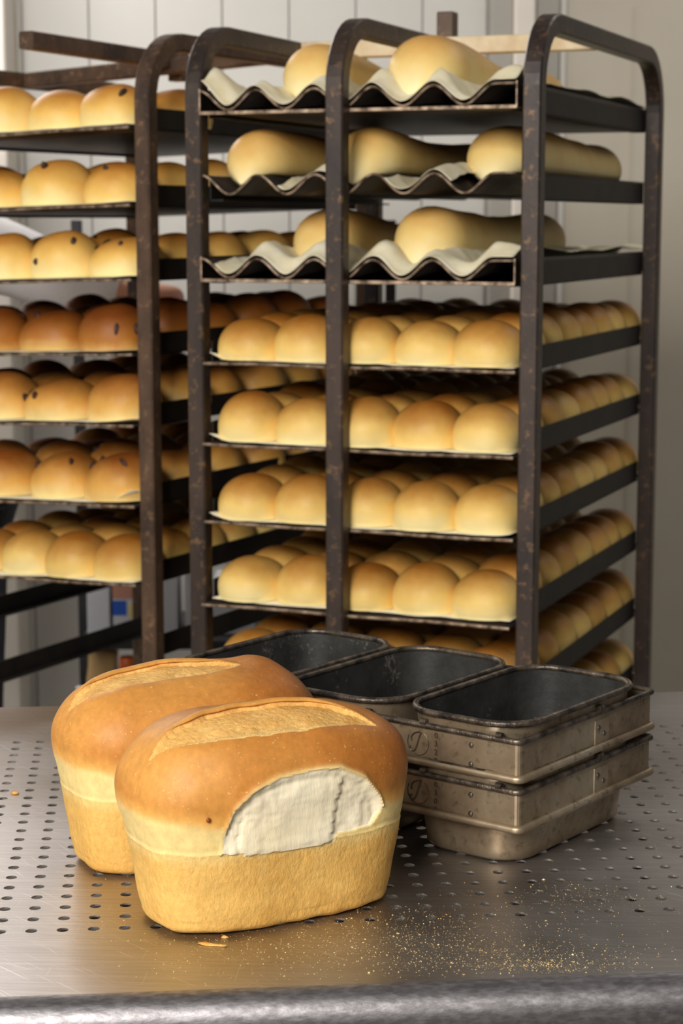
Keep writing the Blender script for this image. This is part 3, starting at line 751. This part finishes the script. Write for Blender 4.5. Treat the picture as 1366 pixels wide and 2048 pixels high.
# ------------------------------------------------------------------ strapped loaf tins (two stacked sets)
TC = (.142, 1.53); TL = 37.3
def rr_pts(x0, x1, y0, y1, r, n=8):
    P = []
    for cx, cy, a0 in ((x1 - r, y0 + r, -90), (x1 - r, y1 - r, 0), (x0 + r, y1 - r, 90), (x0 + r, y0 + r, 180)):
        for k in range(n + 1):
            t = R_(a0 + 90 * k / n); P.append((cx + r * math.cos(t), cy + r * math.sin(t)))
    return P
def make_tinset(label, z0, digits):
    # local frame: +x = W (towards the right front), +y = L (away), origin under the strap's front right corner
    root = empty('strapped_loaf_tins', (TC[0], TC[1], TZ + z0), -R_(TL)); tag(root, label, 'loaf tins', 'strapped loaf tin sets stacked on the worktop')
    rimz, sb, st = .0790, .0336, .0676
    for kx in range(3):
        ox = -.131 * kx
        rows = []; mi = []
        prof = [(0, 1.0, .0)]   # (z, f) f=1 rim, 0 base ; outer from rim down, base, then inner up
        zs_o = [(rimz, 1), (.060, .78), (.035, .45), (.012, .14), (.004, .05), (.0008, -.05), (.0003, -.25)]
        V = []; F = []; I = []
        def ring(f, z, off):
            g = f
            x0 = -.1115 + (-.1175 + .1115) * g + off; x1 = -.0105 + (.000 + .0105) * g - off
            y0 = .0125 + (-.0005 - .0125) * g + off; y1 = .2010 + (.2030 - .2010) * g - off
            r = .030 + .006 * max(0, g) - off
            if f < 0: s = -f * .05; x0 += s; x1 -= s; y0 += s; y1 -= s; r = max(.012, r - s * .5)
            return [(ox + x, y, z) for x, y in rr_pts(x0, x1, y0, y1, r)]
        rings = [ring(f, z, 0) for z, f in zs_o]
        n = len(rings[0])
        inn = [ring(f, z + .0014, .0012) for z, f in zs_o[::-1]]
        allr = rings + inn
        for r_ in allr: V += r_
        for a in range(len(allr) - 1):
            for j in range(n):
                F.append((a * n + j, (a + 1) * n + j, (a + 1) * n + (j + 1) % n, a * n + (j + 1) % n)); I.append(0 if a < len(rings) else 1)
        kk = len(rings) - 1
        F.append(tuple(kk * n + j for j in range(n))[::-1]); I.append(0)
        F.append(tuple((kk + 1) * n + j for j in range(n))); I.append(1)
        # faces wound so outside points out
        pan = mesh('pan', V, F, M['tin'], root, True, [M['tin'], M['tinlining']], I); pan.data.set_sharp_from_angle(angle=R_(60))
        tube('rim_wire', [(ox + x, y, rimz) for x, y in rr_pts(-.1182, .0007, -.0012, .2037, .0365)], .0030, M['tinrim'], pan, 8, True)
    # strap band
    xl = -.385
    outer = rr_pts(xl, 0, 0, .219, .004, 3); inner = rr_pts(xl + .0012, -.0012, .0012, .2178, .003, 3); n = len(outer)
    V = [(x, y, st) for x, y in outer] + [(x, y, sb) for x, y in outer] + [(x, y, st) for x, y in inner] + [(x, y, sb) for x, y in inner]
    F = []
    for j in range(n):
        k = (j + 1) % n
        F += [(j, n + j, n + k, k), (2 * n + j, 2 * n + k, 3 * n + k, 3 * n + j), (j, k, 2 * n + k, 2 * n + j), (n + j, 3 * n + j, 3 * n + k, n + k)]
    strap = mesh('strap', V, F, M['tin'], root, False)
    tube('strap_top_wire', [(x, y, st) for x, y in rr_pts(xl - .001, .001, -.001, .220, .005, 4)], .0027, M['tinrim'], strap, 8, True)
    tube('strap_bottom_bead', [(x, y, sb + .003) for x, y in rr_pts(xl - .0012, .0012, -.0012, .2202, .005, 4)], .0036, M['tin'], strap, 8, True)
    # clips, rivets, bracket on the end face
    for kx in range(3):
        for x in (-.018, -.092): tube('clip', [(-.131 * kx + x - .0028, -.001, st + .0028), (-.131 * kx + x + .0028, -.001, st + .0028)], .0030, M['tinrim'], root, 8)
        for z in (.042, .058):
            bm = bmesh.new(); bmesh.ops.create_uvsphere(bm, u_segments=12, v_segments=6, radius=.0024)
            for v in bm.verts: v.co.y *= .45
            rv = from_bm('rivet', bm, M['tinrim'], strap, True); rv.location = (-.131 * kx - .046, -.0002, z)
    boxobj('clip_plate', .0, .0007, .119, .143, .0385, .0605, M['tin'], strap, .0003)
    for y, z in ((.125, .054), (.134, .0475)):
        bm = bmesh.new(); bmesh.ops.create_uvsphere(bm, u_segments=12, v_segments=6, radius=.0022)
        for v in bm.verts: v.co.x *= .5
        rv = from_bm('rivet', bm, M['tinrim'], strap, True); rv.location = (.0008, y, z)
    tube('clip', [(.001, .122, st + .003), (.001, .129, st + .003)], .0036, M['tinrim'], root, 8)
    # embossed roundel with a script letter, and stamped digits down its side
    ex, ez, er = -.0985, .0515, .0105
    arc = [(ex + er * math.cos(R_(t)) * 1.0, -.0004, ez + er * math.sin(R_(t))) for t in range(150, 415, 8)]
    em = tube('emblem_ring', arc, .00035, M['emboss'], strap, 6)
    let = [(-.0062, .0008), (-.0068, .0036), (-.0050, .0068), (-.0015, .0088), (.0032, .0098), (.0020, .0068), (.0002, .0020), (-.0014, -.0030), (-.0034, -.0066), (-.0062, -.0078), (-.0082, -.0058), (-.0072, -.0036), (-.0050, -.0046)]
    sp = []
    for k in range(len(let) - 1):
        p0, p1, p2, p3 = let[max(0, k - 1)], let[k], let[k + 1], let[min(len(let) - 1, k + 2)]
        for q in range(5):
            u = q / 5; sp.append(tuple(.5 * (2 * p1[d] + (p2[d] - p0[d]) * u + (2 * p0[d] - 5 * p1[d] + 4 * p2[d] - p3[d]) * u * u + (3 * p1[d] - p0[d] - 3 * p2[d] + p3[d]) * u ** 3) for d in (0, 1)))
    tube('emblem_letter', [(ex + x, -.0005, ez + z) for x, z in sp], .00062, M['emboss'], strap, 6)
    for k, ch in enumerate(digits):
        cu = bpy.data.curves.new('digit', 'FONT'); cu.body = ch; cu.size = .0066; cu.extrude = .0003; cu.align_x = 'CENTER'
        to = bpy.data.objects.new('digit', cu); C.objects.link(to)
        bpy.context.view_layer.update()
        me = bpy.data.meshes.new_from_object(to); bpy.data.objects.remove(to)
        me.materials.clear(); me.materials.append(M['emboss'])
        dg = bpy.data.objects.new('stamped_digit', me); C.objects.link(dg); dg.parent = strap
        dg.location = (-.0805, -.0003, .0585 - k * .0072); dg.rotation_euler = (R_(90), 0, 0)
    return root
make_tinset('lower set of three strapped tinplate loaf tins resting on the worktop', .0004, '0302')
make_tinset('upper set of three strapped loaf tins nested in the lower set, black insides', .0420, '0322')

# ------------------------------------------------------------------ crumbs
def crumbs():
    V = []; F = []; r_ = random.Random(5)
    cl = [(.045, 1.405, .050, .022, 420), (.02, 1.345, .07, .022, 380), (.125, 1.355, .06, .018, 520), (.145, 1.335, .03, .007, 260), (.185, 1.48, .03, .02, 160), (-.09, 1.375, .05, .015, 160), (.1, 1.42, .10, .05, 260), (-.2, 1.50, .06, .10, 60), (-.1, 1.33, .08, .02, 90)]
    for cx, cy, sx, sy, n in cl:
        for _ in range(n * 3):
            x = r_.gauss(cx, sx); y = r_.gauss(cy, sy)
            if y < 1.302 + .096 * x: continue
            s = min(.0013, .00012 + r_.expovariate(1 / .00012)); b = len(V); a0 = r_.uniform(0, 6)
            for k in range(4):
                V.append((x + s * math.cos(a0 + k * 1.57) * r_.uniform(.6, 1.4), y + s * math.sin(a0 + k * 1.57) * r_.uniform(.6, 1.4), TZ + .0001))
            V.append((x, y, TZ + s * r_.uniform(.5, 1.1)))
            F += [(b + k, b + (k + 1) % 4, b + 4) for k in range(4)] + [(b + 3, b + 2, b + 1, b)]
    o = mesh('bread_crumbs', V, F, simple('crumb_bits', (226, 184, 104), (246, 230, 182), 300, .8), None, False)
    o['kind'] = 'stuff'; tag(o, 'fine golden bread crumbs scattered over the worktop', 'crumbs')
crumbs()
def flake(name, pts, h, loc, rz, label):
    n = len(pts); V = [(x, y, .0002) for x, y in pts] + [(x * .9, y * .9, h * (.6 + .4 * math.sin(k * 2.1))) for k, (x, y) in enumerate(pts)] + [(0, 0, h)]
    F = [tuple(range(n))[::-1]] + [(k, (k + 1) % n, n + (k + 1) % n, n + k) for k in range(n)] + [(n + k, n + (k + 1) % n, 2 * n) for k in range(n)]
    o = mesh(name, V, F, simple('flake', (206, 138, 52), (238, 196, 112), 120, .7, 0, .4, 300), None, True); o.location = loc; o.rotation_euler = (0, 0, rz); tag(o, label, 'crumb')
flake('crust_flake', [(-.012, .001), (-.007, .003), (0, .0032), (.006, .001), (.012, -.0006), (.005, -.0012), (-.004, -.002)], .0018, (-.094, 1.3725, TZ), R_(-12), 'long orange crust flake on the steel in front of the torn loaf')
flake('bread_crumb', [(-.003, 0), (-.001, .0025), (.003, .001), (.002, -.002), (-.001, -.002)], .0018, (-.0855, 1.3885, TZ), .3, 'pale crumb just behind the long crust flake')
flake('bread_crumb', [(-.004, 0), (-.001, .003), (.004, .001), (.003, -.002), (-.002, -.002)], .003, (-.300, 1.757, TZ), .3, 'brown crumb on the worktop at the far left beside the holes')

# ------------------------------------------------------------------ things behind the left rack
SY = 4.10
sh = empty('storage_shelf', (-.22, SY, 0)); tag(sh, 'black steel storage shelf behind the racks, packets on its boards', 'shelf')
for x in (-.345, .325):
    boxobj('post', x - .011, x + .011, .139, .161, 0, 1.425, M['black'], sh, .002); boxobj('foot', x - .016, x + .016, -.01, .31, 0.0, .03, M['black'], sh, .002)
for z in (.36, .545): boxobj('board', -.334, .314, -.01, .31, z - .02, z, M['black'], sh, .002)
def pack(name, label, cat, x0, x1, y0, d, z0, h, mat):
    o = empty(name, ((x0 + x1) / 2, y0, z0)); tag(o, label, cat)
    w_ = (x1 - x0) / 2
    boxobj('carton', -w_, w_, 0, d, 0.0005, h, mat, o, .002); return o, w_
def pxX(px, Y): return (px - 683) / 3945 * (Y * .99 + .1)
yb = SY + .05
pack('white_box', 'plain white box beside the printed box on the upper shelf board', 'box', -.545, -.497, yb, .16, .545, .14, M['white_card'])
o, w_ = pack('printed_box', 'box printed with blue and yellow squares on the upper shelf board', 'box', -.490, -.435, yb, .16, .545, .115, M['white_card'])
boxobj('top_print', -w_, w_, -.0008, .0004, .078, .113, M['salmon'], o); boxobj('blue_print', -w_, -w_ + .03, -.0008, .0004, .042, .074, M['blueprint'], o); boxobj('yellow_print', -w_ + .034, w_, -.0008, .0004, .036, .068, M['yellow'], o); boxobj('dark_print', -w_, w_ * .3, -.0008, .0004, .004, .016, M['red'], o)
pack('white_carton', 'tall white carton seen between the two racks', 'carton', -.392, -.352, yb, .12, .545, .165, M['white_card'])
pack('white_carton', 'white carton to the right of the tall carton, partly behind a rack post', 'carton', -.335, -.295, yb, .12, .545, .165, M['white_card'])
pack('white_carton', 'wide white carton behind the lowest visible roll trays', 'carton', -.275, -.19, yb, .12, .545, .12, M['white_card'])
# bottle with an orange cap
bt = empty('sauce_bottle', (-.462, SY + .06, .36)); tag(bt, 'white bottle with red label and orange cap on the lower board', 'bottle')
def lathe(name, prof, mat, parent, seg=24):
    V = []; F = []
    for r, z in prof:
        for k in range(seg): V.append((r * math.cos(2 * math.pi * k / seg), r * math.sin(2 * math.pi * k / seg), z))
    for i in range(len(prof) - 1):
        for k in range(seg): F.append((i * seg + k, i * seg + (k + 1) % seg, (i + 1) * seg + (k + 1) % seg, (i + 1) * seg + k))
    F += [tuple(range(seg))[::-1], tuple((len(prof) - 1) * seg + k for k in range(seg))]
    return mesh(name, V, F, mat, parent, True)
lathe('body', [(.026, .0005), (.028, .006), (.028, .075), (.024, .09), (.014, .10), (.013, .104)], M['white_card'], bt)
lathe('label_band', [(.0284, .045), (.0286, .046), (.0286, .066), (.0284, .067)], M['red'], bt)
lathe('cap', [(.017, .1042), (.018, .106), (.017, .132), (.015, .135)], M['orange'], bt)
def bag(name, label, loc, sx, sy, h, mat, seed):
    V = []; F = []; nu, nv = 28, 14
    for k in range(nv + 1):
        t = k / nv; r = 1 - .75 * sm(t, .45, 1)
        for j in range(nu):
            a = 2 * math.pi * j / nu; c, s = math.cos(a), math.sin(a)
            q = 1 + .12 * noise.noise(Vector((c * 1.5, s * 1.5, t * 3 + seed)))
            V.append((sx * math.copysign(abs(c) ** .6, c) * (.92 + .08 * r) * q, sy * math.copysign(abs(s) ** .6, s) * r * q, .0005 + h * t))
    for k in range(nv):
        for j in range(nu): F.append((k * nu + j, k * nu + (j + 1) % nu, (k + 1) * nu + (j + 1) % nu, (k + 1) * nu + j))
    F += [tuple(range(nu))[::-1], tuple(nv * nu + j for j in range(nu))]
    o = mesh(name, V, F, mat, None, True); o.location = loc; tag(o, label, 'bag')
bag('paper_bag', 'brown paper bag beside the orange capped bottle', (-.522, SY + .12, .36), .034, .03, .135, M['cardboard'], 1)
bag('white_bag', 'small white bag in front of the brown paper bag', (-.548, SY + .03, .36), .022, .022, .075, M['cloth'], 4)
bag('paper_bag', 'brown paper bag seen low between the two racks', (-.37, SY + .10, .36), .046, .03, .115, M['cardboard'], 7)

# baker in white behind the left rack, right arm reaching across
per = empty('person', (-.86, 3.87, 0)); tag(per, 'person in a white shirt reaching an arm out behind the left rack', 'person')
def skin(name, verts, edges, radii, mat, parent, sub=2):
    me = bpy.data.meshes.new(name); me.from_pydata(verts, edges, []); me.materials.append(mat)
    o = bpy.data.objects.new(name, me); C.objects.link(o); o.parent = parent
    md = o.modifiers.new('skin', 'SKIN'); md.use_smooth_shade = True
    for v, r in zip(me.skin_vertices[0].data, radii): v.radius = (r if isinstance(r, tuple) else (r, r))
    me.skin_vertices[0].data[0].use_root = True
    s = o.modifiers.new('sub', 'SUBSURF'); s.levels = sub; s.render_levels = sub
    return o
body = [(0, 0, .92), (0, 0, 1.08), (0, 0, 1.28), (0, 0, 1.38), (0, -.01, 1.46), (0, -.02, 1.55), (0, -.02, 1.64),
        (.19, 0, 1.36), (.34, -.02, 1.30), (.46, -.03, 1.275), (.56, -.04, 1.272),
        (-.19, 0, 1.36), (-.24, 0, 1.12), (-.22, -.10, .92), (-.21, -.13, .84),
        (.09, 0, .84), (.10, .01, .48), (.10, .02, .09), (.10, -.10, .04), (-.09, 0, .84), (-.10, .01, .48), (-.10, .02, .09), (-.10, -.10, .04)]
skin('body', body, [(0, 1), (1, 2), (2, 3), (3, 4), (4, 5), (5, 6), (3, 7), (7, 8), (8, 9), (9, 10), (3, 11), (11, 12), (12, 13), (13, 14), (0, 15), (15, 16), (16, 17), (17, 18), (0, 19), (19, 20), (20, 21), (21, 22)],
     [.09, .09, .09, .07, .055, .085, .075, .045, .040, .036, .027, .045, .042, .036, .030, .06, .05, .042, .045, .06, .05, .042, .045], M['skin'], per)
sv = [(0, 0, .86), (0, 0, 1.08), (0, 0, 1.28), (0, 0, 1.385), (.19, 0, 1.36), (.34, -.02, 1.30), (.45, -.03, 1.278), (-.19, 0, 1.36), (-.24, 0, 1.14)]
skin('shirt', sv, [(0, 1), (1, 2), (2, 3), (3, 4), (4, 5), (5, 6), (3, 7), (7, 8)], [.165, .16, .17, .105, .080, .066, .058, .08, .064], M['cloth'], per)
skin('trousers', [(0, 0, .98), (.09, 0, .84), (.10, .01, .48), (.10, .02, .10), (-.09, 0, .84), (-.10, .01, .48), (-.10, .02, .10)], [(0, 1), (1, 2), (2, 3), (0, 4), (4, 5), (5, 6)], [.172, .125, .085, .070, .125, .085, .070], M['trousers'], per)
for k in range(4):
    y = -.058 + .012 * k
    skin('finger', [(.575, y + .005, 1.268 - .003 * k), (.600, y, 1.258), (.612, y, 1.238), (.606, y + .002, 1.222)], [(0, 1), (1, 2), (2, 3)], [.008, .0078, .007, .006], M['skin'], per, 1)
skin('thumb', [(.560, -.062, 1.262), (.578, -.074, 1.246), (.590, -.068, 1.232)], [(0, 1), (1, 2)], [.009, .008, .0065], M['skin'], per, 1)
for sx_ in (-1, 1):
    for nm, loc, rad, sc_, mt in (('eye', (.031 * sx_, -.104, 1.585), .011, (1, .6, .8), 'white_card'), ('pupil', (.031 * sx_, -.111, 1.585), .005, (1, .6, 1), 'black'), ('ear', (.088 * sx_, -.015, 1.57), .026, (.4, .7, 1.2), 'skin')):
        bm = bmesh.new(); bmesh.ops.create_icosphere(bm, subdivisions=2, radius=rad)
        q = from_bm(nm, bm, M[mt], per, True); q.location = loc; q.scale = sc_
for nm, loc, rad, sc_, mt in (('nose', (0, -.112, 1.558), .015, (.8, 1, 1.4), 'skin'), ('mouth', (0, -.102, 1.523), .022, (1.1, .5, .28), 'red')):
    bm = bmesh.new(); bmesh.ops.create_icosphere(bm, subdivisions=2, radius=rad)
    q = from_bm(nm, bm, M[mt], per, True); q.location = loc; q.scale = sc_
lathe('cap', [(.094, 0), (.1, .02), (.096, .06), (.07, .09), (.02, .102)], M['blue'], per).location = (0, -.02, 1.60)
bm = bmesh.new(); bmesh.ops.create_icosphere(bm, subdivisions=4, radius=.034)
for v in bm.verts: v.co *= 1 + .22 * noise.noise(v.co * 45); v.co.x *= 1.3; v.co.z *= .62
bc = from_bm('blue_cloth', bm, M['blue'], None, True); bc.location = (-.252, 3.82, 1.258); tag(bc, 'bunched bright blue cloth held out behind the racks', 'cloth')
